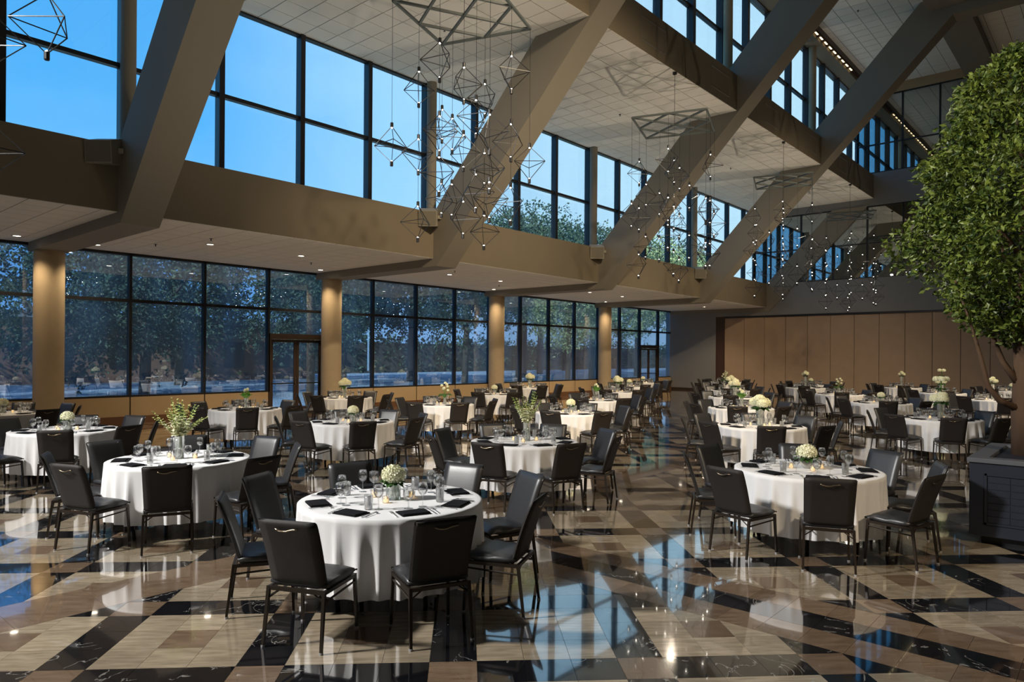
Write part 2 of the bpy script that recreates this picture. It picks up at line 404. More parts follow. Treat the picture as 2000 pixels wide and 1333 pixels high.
for k in range(3):
    V, FF, RR = groups[k]
    me = bpy.data.meshes.new('far_floor_tiles'); me.from_pydata(V, [], FF); me.materials.append(mats3[k])
    at = me.attributes.new('rnd', 'FLOAT', 'FACE'); at.data.foreach_set('value', RR)
    link(['far_beige_tiling', 'far_brown_tiling', 'far_black_tiling'][k], me, floor_o, kind='stuff')

# ------------------------------------------------------------------ setting: tiled ceilings
def tiled_ceiling(name, x0, x1, y0, y1, z, holes=()):
    b = MB(); b.box(x0 + .02, x1 - .03, y0, y1, z + .012, z + .25); co = struct(b.build(name, mCeilGap))
    S = .61; cand = []
    nx, ny = int((x1 - x0) / S) + 1, int((y1 - y0) / S) + 1
    for i in range(nx):
        for j in range(ny):
            a, b_, c, d = x1 - (i+1)*S, x1 - i*S, y0 + j*S, y0 + (j+1)*S
            a = max(a, x0); d = min(d, y1)
            if b_ - a < .05 or d - c < .05: continue
            v = in_view((a+b_)/2, (c+d)/2, z, .02)
            cand.append((v[2] if v else 1e9, a, b_, c, d))
    cand.sort(); base = MB(); base.box(-S/2+.009, S/2-.009, -S/2+.009, S/2-.009, 0, .02); me = base.mesh('ceiling_tile', mCeil)
    far = MB(); n = 0
    for f, a, b_, c, d in cand:
        if f < 1e8 and n < 280 and abs(b_-a-S) < .01 and abs(d-c-S) < .01:
            link('ceiling_tile', me, co, loc=((a+b_)/2, (c+d)/2, z)); n += 1
        else: far.box(a+.009, b_-.009, c+.009, d-.009, z, z + .02)
    far.build('far_ceiling_tiling', mCeil, co, fix=False, kind='stuff')
    return co
ZC1, ZC2, ZC3 = 4.80, 10.15, 15.8
tiled_ceiling('ceiling', -21.3, -15.2, YN, YF, ZC1)
tiled_ceiling('ceiling', -16.05, -9.75, YN, YF, ZC2)
tiled_ceiling('ceiling', -9.72, -5.8, YN, YF, ZC3)
tiled_ceiling('ceiling', -4.6, X1, YN, YF, ZC3)
# roof and closing surfaces
def sbox(name, m, *a, **k): b = MB(); b.box(*a); return struct(b.build(name, m, **k))
sbox('roof', mRoof, -21.6, -16.12, YN, YF + 6, 5.3, 5.6)
sbox('roof', mRoof, -16.4, -10.72, YN, YF + 6, 10.45, 10.75)
sbox('roof', mRoof, -10.9, X1 + .2, YN, YF + 6, 16.25, 16.5)
sbox('trim_1', mBeam, -5.8, -4.6, YN, YF, 15.35, 16.4)                     # ridge girder
hs = sbox('trim_2', mPaint, -10.75, -9.86, YN, YF, 15.36, 16.2)              # soffit above the top windows
sbox('trim_3', mJamb, -9.86, -9.70, YN, YF, 15.56, 16.2)                     # light slot recess
# fascias
fa = MB(); fa.box(-16.1, -15.2, YN, YF, 4.81, 6.13); struct(fa.build('trim_4', mPaint))
fb = MB(); fb.box(-10.7, -9.75, YN, YF, 10.16, 11.33); f2 = struct(fb.build('trim_5', mPaint))
for k in range(-1, 4):                                                     # access panels on the upper fascia
    for dy in (2.0, 6.2):
        y = YC[2] + 8.5 * k + dy
        p = MB()
        for (a, b_, c, d) in ((y, y+1.3, 10.42, 10.435), (y, y+1.3, 11.05, 11.065), (y, y+.015, 10.42, 11.065), (y+1.3, y+1.315, 10.42, 11.065)):
            p.box(-9.752, -9.742, a, b_, c, d)
        p.build('access_panel', mWallG, f2)
# blind walls out of the picture
sbox('wall_right', mPaint, X1, X1 + .2, YN, YF, -.2, 16.2)
sbox('wall_rear', mPaint, -21.5, X1 + .2, YN - .2, YN, -.2, 16.2)
# ------------------------------------------------------------------ window walls
def window_wall(prefix, X, z0, zt, z1, y_start, y_end, glass, fr=mFrame, wn0=1, door_cells=(), th=.07, dep=.16):
    n = wn0; S = 2.125
    k = 0
    while y_start + k * 4 * S < y_end - .5:
        ya = y_start + k * 4 * S; yb = min(ya + 4 * S, y_end)
        wo = empty('window_%d' % n, (X, ya, z0), kind='structure'); n += 1
        def ad(name, m, x0, x1, y0, y1, a, b_): bb = MB(); bb.box(x0 - X, x1 - X, y0 - ya, y1 - ya, a - z0, b_ - z0); return bb.build(name, m, wo)
        ad('head_rail', fr, X-.06, X+.10, ya, yb, z1-.07, z1); ad('transom_bar', fr, X-.06, X+.08, ya, yb, zt-.045, zt+.045)
        for c in range(4):
            y = ya + c * S
            if y > y_end - .3: break
            ye = min(y + S, y_end)
            ad('mullion', fr, X-.08, X+dep-.06, y - th/2, y + th/2, z0, z1)
            cell = (k, c)
            if cell in door_cells:
                ad('window_pane', glass, X-.006, X+.006, y + .035, ye - .035, zt+.045, z1-.07)
                ad('window_pane', glass, X-.006, X+.006, y + .035, ye - .035, 2.66, zt-.045)
            else:
                ad('window_pane', glass, X-.006, X+.006, y + .035, ye - .035, zt+.045, z1-.07)
                ad('window_pane', glass, X-.006, X+.006, y + .035, ye - .035, z0+.05, zt-.045)
                ad('sill_rail', fr, X-.06, X+.09, y, ye, z0, z0+.05)
        k += 1
    return n
XW = -21.25
yst = 5.72 - 2 * 8.5
nw = window_wall('low', XW, .74, 3.46, 4.80, yst, YF, mGlassLow, door_cells={(2, 3), (5, 2)})
nw = window_wall('cl1', -16.0, 6.13, 8.02, 10.17, yst, YF, mGlass, wn0=nw, th=.13, dep=.2)
nw = window_wall('cl2', -10.55, 11.33, 13.15, 15.38, yst, YF, mGlass, fr=mFrameBr, wn0=nw, th=.17, dep=.22)
# knee wall below the windows, with joints at each mullion and a baseboard
dS = 2.125
for i in range(24):
    y = yst + i * dS
    if (i // 4, i % 4) in {(2, 3), (5, 2)} or y > YF - .2: continue
    b = MB(); b.box(XW - .12, XW + .10, y + .02, min(y + dS, YF) - .02, -.05, .74); struct(b.build('wall_left', mKnee))
    b = MB(); b.box(XW + .10, XW + .14, y + .02, min(y + dS, YF) - .02, -.05, .20); struct(b.build('baseboard_left', mBase))
    b = MB(); b.box(XW - .10, XW + .085, y - .02, y + .02, 0, .76); struct(b.build('trim_6', mFrameBr))
for n, (k, c) in enumerate(((2, 3), (5, 2))):                               # glazed double doors
    y = yst + (k * 4 + c) * dS; d = empty('door_%d' % (n + 1), (XW, y, 0), kind='structure')
    f = MB(); f.box(-.07, .10, .0, .09, 0, 2.66); f.box(-.07, .10, dS-.09, dS, 0, 2.66); f.box(-.07, .10, .09, dS-.09, 2.48, 2.66); f.box(-.06, .1, .09, dS - .09, -.02, .015)
    f.build('door_frame', mFrameBr, d)
    for s in (0, 1):
        ya, yb = (.10, dS/2 - .005) if s == 0 else (dS/2 + .005, dS - .10)
        l = MB(); l.box(-.025, .025, ya, ya+.09, .02, 2.47); l.box(-.025, .025, yb-.09, yb, .02, 2.47); l.box(-.025, .025, ya+.09, yb-.09, 2.38, 2.47); l.box(-.025, .025, ya+.09, yb-.09, .02, .20)
        lo = l.build('door_leaf', mFrameBr, d)
        g = MB(); g.box(-.006, .006, ya+.09, yb-.09, .20, 2.38); g.build('door_pane', mGlassLow, lo)
        pb = MB(); pb.box(.03, .055, ya+.03, yb-.03, .98, 1.02); pb.build('push_bar', mFrame, lo)
        hy = yb - .05 if s == 0 else ya + .05
        h = MB(); h.tube([(.03, hy, .95), (.07, hy, .97), (.07, hy, 1.18), (.03, hy, 1.2)], .009, 6); h.build('door_handle', mHandle, lo)
# round columns
def ring(name, m, x, y, z0, z1, r, n=32, **k):
    b = MB(); b.lathe([(r, z0), (r, z1)], n, (x, y, 0)); o = b.build(name, m, smooth=True, **k); return o
for i, y in enumerate(YC[:-1]):
    struct(ring('trim_7', mCol, -20.8, y, 0, 4.6, .345))
    struct(ring('trim_8', mBeam, -15.72, y, 6.13, 10.15, .15, 20))
    struct(ring('trim_9', mCol, -10.25, y, 11.33, 15.4, .16, 20))
# inclined frames
prof = [(-21.2, 4.57), (-15.05, 4.57), (-5.0, 15.0), (X1, 15.0), (X1, 16.2), (-5.75, 16.15), (-15.2, 6.12), (-15.9, 5.4), (-21.2, 5.4)]
for y in YC:
    y = min(y, YF + .30)
    b = MB(); b.prism(prof if y < YF else [(-21.2, 4.57), (-15.05, 4.57), (-10.02, 9.79), (-11.73, 9.79), (-15.2, 6.12), (-15.9, 5.4), (-21.2, 5.4)], y - .375, y + .375); struct(b.build('trim_10', mBeam))

# ------------------------------------------------------------------ back wall
BW = YF
sbox('wall_back', mWallG, -21.5, -18.24, BW, BW + .3, -.1, 4.85)
sbox('wall_back', mWallG, -18.24, X1, BW - .02, BW + .3, 4.36, 6.10)
sbox('trim_11', mWallG, -16.0, X1, BW - .02, BW + .3, 9.78, 11.43)
sbox('trim_12', mKnee, -10.7, X1, BW - .02, BW + .3, 15.34, 15.85)
sbox('trim_13', mJamb, -18.24, -17.72, BW + .02, BW + .3, 0, 4.36)
sbox('trim_14', mFrame, -17.72, X1, BW, BW + .2, 4.26, 4.36)
sbox('baseboard_back', mFrameBr, -21.3, -18.24, BW - .02, BW, 0, .12)
sbox('wall_back', mJamb, -18.0, X1, BW + .2, BW + .35, -.1, 4.4)  # added dark backing that stops sky light leaking through the panel gaps
pw = empty('wall_partition', (-17.72, BW + .06, 0), kind='structure')
for i in range(23):
    p = MB(); x = i * 1.178
    if -17.72 + x + 1.17 > X1: break
    p.rbox(x + .010, x + 1.168, 0, .09, .01, 4.26, .01); p.build('partition_panel', mPanel, pw)
def glazed(name, xa, z0, zt, z1, step, first):
    wo = empty(name, (xa, BW, z0), kind='structure')
    def ad(n, m, x0, x1, a, b_, y0=.0, y1=.1): bb = MB(); bb.box(x0 - xa, x1 - xa, y0, y1, a - z0, b_ - z0); return bb.build(n, m, wo)
    ad('head_rail', mFrame, xa, X1, z1-.06, z1); ad('sill_rail', mFrame, xa, X1, z0, z0+.05); ad('transom_bar', mFrame, xa, X1, zt-.03, zt+.03)
    x = first
    prev = xa
    while prev < X1 - .2:
        nx = min(x, X1)
        ad('window_pane', mGlassIn, prev + .03, nx - .03, z0+.05, zt-.03, .045, .055); ad('window_pane', mGlassIn, prev + .03, nx - .03, zt+.03, z1-.06, .045, .055)
        ad('mullion', mFrame, nx - .04, nx + .04, z0, z1)
        prev = nx; x += step
glazed('window_%d' % nw, -15.9, 6.10, 7.88, 9.78, 1.66, -15.03)
glazed('window_%d' % (nw + 1), -10.5, 11.43, 12.88, 15.34, 1.62, -10.08)
# backing for the unlit room behind the inner glazing, its darkness put into the colour
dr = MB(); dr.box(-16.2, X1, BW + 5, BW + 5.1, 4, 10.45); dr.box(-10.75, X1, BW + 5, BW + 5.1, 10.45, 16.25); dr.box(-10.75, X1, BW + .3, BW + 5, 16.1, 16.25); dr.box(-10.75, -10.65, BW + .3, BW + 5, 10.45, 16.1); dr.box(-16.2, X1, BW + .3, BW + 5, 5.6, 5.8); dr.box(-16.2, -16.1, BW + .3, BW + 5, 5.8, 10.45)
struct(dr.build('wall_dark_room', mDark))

# ------------------------------------------------------------------ downlights, sprinklers, loudspeakers, track lights
def downlight(x, y, z, label):
    t = empty('downlight', (x, y, z), label=label, cat='ceiling light', group='recessed downlights in the low ceiling')
    b = MB(); b.lathe([(.085, 0), (.12, 0), (.12, -.006), (.085, -.012), (.085, 0)], 20); b.build('trim_ring', mTrim, t, smooth=True)
    b = MB(); b.lathe([(.0, -.004), (.083, -.004)], 20); b.build('lens', mDown, t)
    lamp('SPOT', 'downlight_lamp', (x, y, z - .03), 110, (1, .78, .5), target=(x, y, 0), spot_size=2.0, spot_blend=.6, shadow_soft_size=.06)
bays = ['near the left frame edge', 'between the first and second columns', 'between the second and third columns', 'between the third and fourth columns', 'past the fourth column']
for k in range(-1, 4):
    y0 = YC[2] + 8.5 * k
    b = bays[k + 1]
    downlight(-17.78, y0 + 2.75, ZC1, 'recessed downlight %s, nearer one of the inner pair' % b)
    downlight(-17.78, y0 + 5.4, ZC1, 'recessed downlight %s, farther one of the inner pair' % b)
    downlight(-20.2, y0 + .9, ZC1, 'recessed downlight %s, window side, at the near column' % b)
    if k < 3: downlight(-20.2, y0 + 7.65, ZC1, 'recessed downlight %s, window side, at the far column' % b)
def sprinkler(x, y, z, where):
    t = empty('sprinkler', (x, y, z), label='small dark sprinkler head in the ' + where, cat='sprinkler', group='sprinkler heads')
    b = MB(); b.lathe([(.0, -.004), (.045, -.004), (.045, 0)], 12); b.build('escutcheon', mWire, t)
    b = MB(); b.lathe([(.012, -.004), (.012, -.05), (.03, -.055), (0, -.058)], 10); b.build('nozzle', mWire, t)
for x, y, z, wh in ((-16.9, 8.1, ZC1, 'low ceiling nearest the left beam'), (-18.9, 7.6, ZC1, 'low ceiling near the first column'), (-18.9, 12.2, ZC1, 'low ceiling before the second column'), (-16.9, 16.4, ZC1, 'low ceiling just past the second column'), (-18.9, 20.8, ZC1, 'low ceiling before the third column'),
                    (-12.9, 12.1, ZC2, 'high ceiling left of the first chandelier'), (-12.9, 20.2, ZC2, 'high ceiling left of the second chandelier'), (-10.4, 10.6, ZC2, 'high ceiling above the first chandelier'), (-12.9, 29.0, ZC2, 'high ceiling left of the third chandelier'),
                    (-8.1, 30.0, ZC3, 'topmost ceiling between the two far beams'), (-8.4, 27.6, ZC3, 'topmost ceiling at the top edge of the frame')):
    sprinkler(x, y, z, wh)
spk = None
for i, (y, lab) in enumerate(((YC[2], 'taupe box loudspeaker on the first, leftmost slanted beam'), (YC[3], 'taupe box loudspeaker on the second slanted beam behind the first chandelier'), (YC[4], 'taupe box loudspeaker on the third slanted beam'), (YC[5], 'taupe box loudspeaker on the fourth slanted beam, farthest from the camera'))):
    t = empty('loudspeaker', (-15.15, y - .60, 5.95), rz=-.85, label=lab, cat='loudspeaker', group='loudspeakers on the slanted beams')
    b = MB(); b.prism([(-.24, -.22), (.26, -.30), (.30, .14), (-.16, .30)], -.26, .26); b.build('cabinet', mSpk, t)
    b = MB(); b.add([(.268, -.235, -.27), (.268, .235, -.27), (.302, .235, .12), (.302, -.235, .12), (.276, -.235, -.27), (.276, .235, -.27), (.31, .235, .12), (.31, -.235, .12)], [(0,1,2,3),(4,5,6,7),(0,1,5,4),(1,2,6,5),(2,3,7,6),(3,0,4,7)]); b.build('grille', mSpkG, t)
    b = MB(); b.box(-.05, .05, .26, .36, -.05, .05); b.build('wall_bracket', mSpk, t)
tl = empty('light_slot', (-9.78, 22.75, 15.5), label='long slot of small lamps along the edge of the topmost ceiling', cat='slot light')
b = MB(); b.box(-.04, .04, -8, 13, 0, .05); b.build('channel', mJamb, tl)
for i in range(34):
    b = MB(); b.box(-.03, .03, -7.6 + i*.6, -7.3 + i*.6, -.02, 0); b.build('slot_lamp', mSlot, tl)

# ------------------------------------------------------------------ chandeliers
cu = Vector((.619, 1.279)); cv = Vector((-1.279, .619))
nodes = {'Q1': (-1, 0), 'm2': (-.5, .5), 'm4': (-.5, -.5), 'Q2': (0, 1), 'h3': (0, .5), 'c': (0, 0), 'h4': (0, -.5), 'm1': (.5, .5), 'Q4': (0, -1), 'm3': (.5, -.5), 'Q3': (1, 0)}
pend = {'Q1': [245], 'm2': [133, 265, 396], 'm4': [80, 223, 303], 'Q2': [205, 350], 'h3': [224, 352], 'c': [125, 257, 387], 'h4': [190, 335], 'm1': [155, 290, 412], 'Q4': [220, 296, 352], 'm3': [103, 236, 360], 'Q3': [280]}
CX, CY, CZ = -9.80, 9.72, 8.65
def pendant_frame():
    b = MB(); H, R = .34, .36; vt = (0, 0, H); vb = (0, 0, -H)
    ring_ = [(R*math.cos(t), R*math.sin(t), .02*math.sin(3*t)) for t in (0, 2*PI/3, 4*PI/3)]
    for p in ring_:
        b.tube([vt, p], .0075, 4); b.tube([vb, p], .0075, 4)
    for i in range(3): b.tube([ring_[i], ring_[(i+1) % 3]], .0075, 4)
    return b.mesh('pendant', mWire)
def lamp_mesh(up):
    b = MB(); s = 1 if up else -1
    b.lathe([(0, .07*s), (.026, .07*s), (.030, .06*s), (.030, -.02*s), (.0, -.02*s)], 10); b.mi = 1
    b.lathe([(.017, -.021*s), (.018, -.03*s), (.011, -.038*s), (0, -.041*s)], 10)
    return b.mesh('lamp', [mWire, mBulb])
pm, lu, ld = pendant_frame(), lamp_mesh(True), lamp_mesh(False)
def make_chandelier(loc, label):
    t = empty('chandelier', loc, label=label, cat='chandelier', group='wire diamond chandeliers')
    corners = [-cu, cv, cu, -cv]
    def bar(p, q, name):
        b = MB(); b.tube([(p.x, p.y, 0), (q.x, q.y, 0)], .033, 4); return b.build(name, mGrid, t)
    for i in range(4): bar(corners[i], corners[(i+1) % 4], 'frame_bar')
    bar(-cu, cu, 'frame_bar'); bar(-cv, cv, 'frame_bar')
    for s in (-.5, .5):
        bar(cu*s - cv*.5, cu*s + cv*.5, 'frame_bar'); bar(cv*s - cu*.5, cv*s + cu*.5, 'frame_bar')
    b = MB(); b.tube([(0, 0, 0), (0, 0, ZC2 - loc[2] - .05)], .006, 6); b.lathe([(0, ZC2-loc[2]-.06), (.06, ZC2-loc[2]-.06), (.06, ZC2-loc[2]), (0, ZC2-loc[2])], 14)
    b.build('suspension_rod', mWire, t)
    rn = random.Random(3)
    for k, (a, bb) in nodes.items():
        p = cu*a + cv*bb; X, Y = CX + p.x, CY + p.y; f = -yx*X + yy*Y; low = 0
        for py in pend[k]:
            z = EYE + (HOR - (py + 39)) / F * f - CZ       # measured height of each diamond below the grid
            low = min(low, z)
            o = link('pendant', pm, t, loc=(p.x, p.y, z)); o.rotation_euler = (0, 0, rn.uniform(0, 6.28))
            link('lamp', lu, o, loc=(0, 0, .34)); link('lamp', ld, o, loc=(0, 0, -.34))
        b = MB(); b.tube([(p.x, p.y, 0), (p.x, p.y, low + .34)], .0035, 4); b.build('cable', mWire, t)
    return t
ch = make_chandelier((CX, CY, CZ), 'large chandelier of wire diamonds and tiny lamps, nearest full one, top centre')
labs = ['cropped wire diamond chandelier at the top left corner', 'second full wire diamond chandelier, between the second and third beams', 'third full wire diamond chandelier, before the far slanted beam', 'farthest wire diamond chandelier, beside the back wall glazing']
for i, k in enumerate((-1, 1, 2, 3)):
    c = copy_tree(ch); c.location = (CX, CY + 8.5 * k, CZ); c['label'] = labs[i]
    if k == -1: c.location = (CX, CY - 8.5, CZ - .22)
for k in range(-1, 4):
    lamp('POINT', 'chandelier_glow', (CX, CY + 8.5 * k, 6.6), 16, (1, .85, .65), shadow_soft_size=.06)

# ------------------------------------------------------------------ furniture: chair
def make_chair():
    t = empty('banquet_chair', (0, 0, 0), cat='chair', group='charcoal banquet chairs')
    # local: faces +Y (towards the table); seat centre at origin
    b = MB()
    bm = bmesh.new(); bmesh.ops.create_grid(bm, x_segments=6, y_segments=8, size=.5)
    for v in bm.verts:
        x, y = v.co.x, v.co.y; v.co = Vector((x*.435, y*.415 + .018, 0))
    r = bmesh.ops.extrude_face_region(bm, geom=list(bm.faces)); top = [g for g in r['geom'] if isinstance(g, bmesh.types.BMVert)]
    for v in top:
        u, s = v.co.x/.2175, (v.co.y - .018)/.2075
        v.co.z = .062 - .014*max(abs(u), abs(s))**4 + .012*math.sin(max(0, s)*PI) - .022*max(0, s - .55)/.45
    for v in bm.verts:
        if v not in top and v.co.y > .2: v.co.z += .012; 
    bmesh.ops.bevel(bm, geom=[e for e in bm.edges if e.calc_face_angle(0) > 1.0], offset=.014, segments=2, affect='EDGES')
    me = bpy.data.meshes.new('seat'); bm.to_mesh(me); bm.free(); me.materials.append(mLeather)
    me.polygons.foreach_set('use_smooth', [True]*len(me.polygons)); link('seat', me, t, loc=(0, 0, .402))
    # back: padded panel, leaning back, slightly flared to the top with a soft forward curve at the bottom
    nx, nz = 6, 10; vs = []; fs = []
    def P(u, w_, side):
        z = .408 + w_ * .477; hw = .212 + .012*w_
        y = -.200 - .050*w_ - .085*w_*w_ + .03*(1-w_)**3; y += -.012*(1-u*u)*0
        th = .021 if 0 < w_ < 1 else .014
        edge = .007 if abs(u) > .95 else 0
        return (u*hw, y + side*(th - edge) + .012*u*u*(1 if side else 0)*0, z)
    for side in (1, -1):
        for j in range(nz+1):
            for i in range(nx+1): vs.append(P(-1 + 2*i/nx, j/nz, side))
    n = (nx+1)*(nz+1)
    for j in range(nz):
        for i in range(nx):
            a = j*(nx+1)+i; fs.append((a, a+1, a+nx+2, a+nx+1)); fs.append((n+a+1, n+a, n+a+nx+1, n+a+nx+2))
    for j in range(nz):
        a = j*(nx+1); fs.append((a, a+nx+1, n+a+nx+1, n+a)); a += nx; fs.append((a+nx+1, a, n+a, n+a+nx+1))
    for i in range(nx): fs.append((i, n+i, n+i+1, i+1)); a = nz*(nx+1)+i; fs.append((a, a+1, n+a+1, n+a))
    me = bpy.data.meshes.new('backrest'); me.from_pydata(vs, [], fs); me.materials.append(mBack); me.materials.append(mLeather)
    bm = bmesh.new(); bm.from_mesh(me); bmesh.ops.recalc_face_normals(bm, faces=bm.faces)
    bmesh.ops.bevel(bm, geom=[e for e in bm.edges if len(e.link_faces) == 2 and e.calc_face_angle(0) > 1.0], offset=.009, segments=2, affect='EDGES'); bm.to_mesh(me); bm.free()
    me.polygons.foreach_set('use_smooth', [True]*len(me.polygons)); me.update()
    for p_ in me.polygons:
        if p_.normal.y > .4: p_.material_index = 1
    link('backrest', me, t)
    # handle strip on the rear of the back
    b = MB(); pts = []
    for i in range(9):
        u = -1 + i/4; z = .828 - .016*(1 - abs(u))**.8 ; w_ = (z-.408)/.477
        pts.append((u*.085, -.200 - .050*w_ - .085*w_*w_ - .030 - .006*(1-u*u), z + .006*math.sin(u*3)))
    b.tube(pts, .0055, 5); b.build('handle', mHandle, t, smooth=True)
    b = MB()
    for s in (-1, 1): b.box(s*.212-.011, s*.212+.011, -.215, .205, .375, .40)
    b.box(-.2, .2, -.226, -.204, .375, .40); b.box(-.2, .2, .190, .212, .375, .40); b.build('seat_frame', mLeg, t)
    for s in (-1, 1):
        for (y0, y1) in ((-.215, -.265), (.195, .215)):
            b = MB(); b.tube([(s*.212, y0, .40), (s*.222, y1, .012)], [.0165, .013], 4); b.mi = 1; b.tube([(s*.222, y1, .014), (s*.222, y1, 0)], .014, 8)
            b.build('leg', [mLeg, mFoot], t)
        b = MB(); b.tube([(s*.214, -.222, .325), (s*.214, .198, .345)], .008, 5); b.build('stretcher', mLeg, t)
        b = MB(); b.tube([(s*.205, -.215, .325), (s*.13, -.215, .378)], .006, 5); b.build('corner_brace', mLeg, t)
    return t
chair0 = make_chair(); used = {}
def use(proto, key=None):
    k = id(proto)
    if k in used: return copy_tree(proto)
    used[k] = 1; return proto

# ------------------------------------------------------------------ furniture: table and cloth
TR, TZ = .758, .76
def make_table():
    t = empty('banquet_table', (0, 0, 0), cat='table', group='round banquet tables')
    b = MB(); b.lathe([(0, 0), (TR-.02, 0), (TR-.02, -.025), (0, -.025)], 48, (0, 0, TZ-.012)); b.build('tabletop', mTop, t)
    for a in (PI/4, 3*PI/4, 5*PI/4, 7*PI/4):
        b = MB(); b.tube([(.42*math.cos(a), .42*math.sin(a), TZ-.03), (.50*math.cos(a), .50*math.sin(a), 0)], .019, 8); b.build('leg', mLeg, t)
    return t
table0 = make_table()
def cloth_mesh(seed):
    rn = random.Random(seed); n = 216; vs = []; fs = []
    folds = []
    a = rn.uniform(0, .3)
    while a < 2*PI + .2:
        folds.append((a, rn.uniform(.035, .065), rn.uniform(.55, 1.1))); a += rn.uniform(.17, .31)
    def fold(t):
        s = 0
        for (c, w_, h) in folds:
            for q in (-2*PI, 0, 2*PI):
                d = (t - c - q) / w_
                if abs(d) < 4: s += h * math.exp(-d*d)
        return s
    fv = [fold(2*PI*k/n) for k in range(n)]
    rings = [(0, 0), (.3, 0), (.55, 0), (.70, 0), (.745, -.001), (.764, -.008)]
    prof_ = [(r, z) for r, z in rings]
    D = .60; m = 16
    rows = []
    for r, z in prof_: rows.append([(r*math.cos(2*PI*k/n), r*math.sin(2*PI*k/n), TZ + .004 + z) for k in range(n)])
    for j in range(1, m+1):
        d = j/m; row = []
        for k in range(n):
            t = 2*PI*k/n; amp = fv[k]
            r = .764 + (.092*amp - .040)*min(1, d*1.1)**.9 + .006*math.sin(5*t + seed)*d
            z = TZ - .004 - D*d*(1 - .018*amp*d)
            row.append((r*math.cos(t), r*math.sin(t), z + .006*math.sin(3*t + seed)*d))
        rows.append(row)
    vs.append((0, 0, TZ + .004))
    for row in rows[1:]: vs.extend(row)
    for k in range(n): fs.append((0, 1+k, 1+(k+1) % n))
    R_ = len(rows) - 1
    for j in range(R_ - 1):
        for k in range(n):
            a = 1 + j*n + k; b = 1 + j*n + (k+1) % n; fs.append((a, a+n, b+n, b))
    me = bpy.data.meshes.new('tablecloth'); me.from_pydata(vs, [], fs); me.materials.append(mCloth)
    me.polygons.foreach_set('use_smooth', [True]*len(fs)); return me
cloths = [cloth_mesh(s) for s in (1, 2, 3, 4)]

# ------------------------------------------------------------------ tableware
def lathe_mesh(name, prof_, m, n=14):
    b = MB(); b.lathe(prof_, n); return b.mesh(name, m, smooth=True)
wine_m = lathe_mesh('wine_glass', [(0, 0), (.034, .001), (.034, .003), (.008, .008), (.004, .02), (.004, .085), (.012, .093), (.030, .108), (.039, .132), (.039, .158), (.031, .192), (.030, .192), (.037, .158), (.037, .132), (.028, .110), (0, .098)], mStem)
tumb_m = lathe_mesh('water_tumbler', [(0, 0), (.028, 0), (.032, .01), (.036, .115), (.034, .115), (.030, .012), (0, .012)], mStem)
goblet_m = lathe_mesh('water_goblet', [(0, 0), (.036, .001), (.036, .003), (.008, .008), (.005, .02), (.005, .06), (.014, .067), (.036, .084), (.044, .112), (.042, .15), (.038, .168), (.037, .168), (.041, .148), (.042, .112), (.034, .086), (0, .072)], mStem)
def napkin_mesh():
    b = MB(); b.rbox(-.115, .115, -.085, .085, 0, .008, .003); b.rbox(-.105, .11, -.08, .06, .0082, .017, .004)
    me = b.mesh('napkin', mNap, smooth=True)
    for v in me.vertices: v.co.z += .004*math.sin(v.co.x*30)*(v.co.z > .004)
    return me
nap_m = napkin_mesh()
def flatware(kind):
    b = MB()
    if kind == 'knife': b.box(-.006, .006, -.11, -.02, .001, .006); b.add([(-.007, -.02, .001), (.007, -.02, .001), (.006, .10, .001), (-.002, .115, .001), (-.007, -.02, .004), (.007, -.02, .004), (.006, .10, .003), (-.002, .115, .003)], [(3,2,1,0),(4,5,6,7),(0,1,5,4),(1,2,6,5),(2,3,7,6),(3,0,4,7)])
    elif kind == 'fork':
        b.add([(-.006, -.1, .001), (.006, -.1, .001), (.004, .03, .006), (-.004, .03, .006), (-.006, -.1, .004), (.006, -.1, .004), (.004, .03, .009), (-.004, .03, .009)], [(3,2,1,0),(4,5,6,7),(0,1,5,4),(1,2,6,5),(2,3,7,6),(3,0,4,7)])
        b.box(-.012, .012, .03, .05, .005, .008)
        for x in (-.011, -.004, .003, .010): b.box(x-.0018, x+.0018, .05, .095, .004, .007)
    else:
        b.add([(-.005, -.1, .001), (.005, -.1, .001), (.004, .03, .006), (-.004, .03, .006), (-.005, -.1, .004), (.005, -.1, .004), (.004, .03, .009), (-.004, .03, .009)], [(3,2,1,0),(4,5,6,7),(0,1,5,4),(1,2,6,5),(2,3,7,6),(3,0,4,7)])
        b.lathe([(0, .001), (.01, .003), (.017, .009), (.016, .009), (.009, .004), (0, .002)], 10, (0, .055, 0))
    return b.mesh(kind, mSteel)
fw = {k: flatware(k) for k in ('knife', 'fork', 'spoon')}
def make_candle():
    t = empty('votive_candle', (0, 0, 0), cat='candle', group='votive candles')
    b = MB(); b.lathe([(0, 0), (.026, 0), (.030, .055), (.028, .055), (.024, .005), (0, .005)], 14); b.build('glass_holder', mStem, t, smooth=True)
    b = MB(); b.lathe([(0, .006), (.022, .006), (.023, .028), (0, .028)], 12); b.build('wax', mWax, t, smooth=True)
    b = MB(); b.lathe([(0, .029), (.004, .034), (.0035, .042), (0, .052)], 8); b.build('flame', mFlame, t, smooth=True)
    return t
candle0 = make_candle()

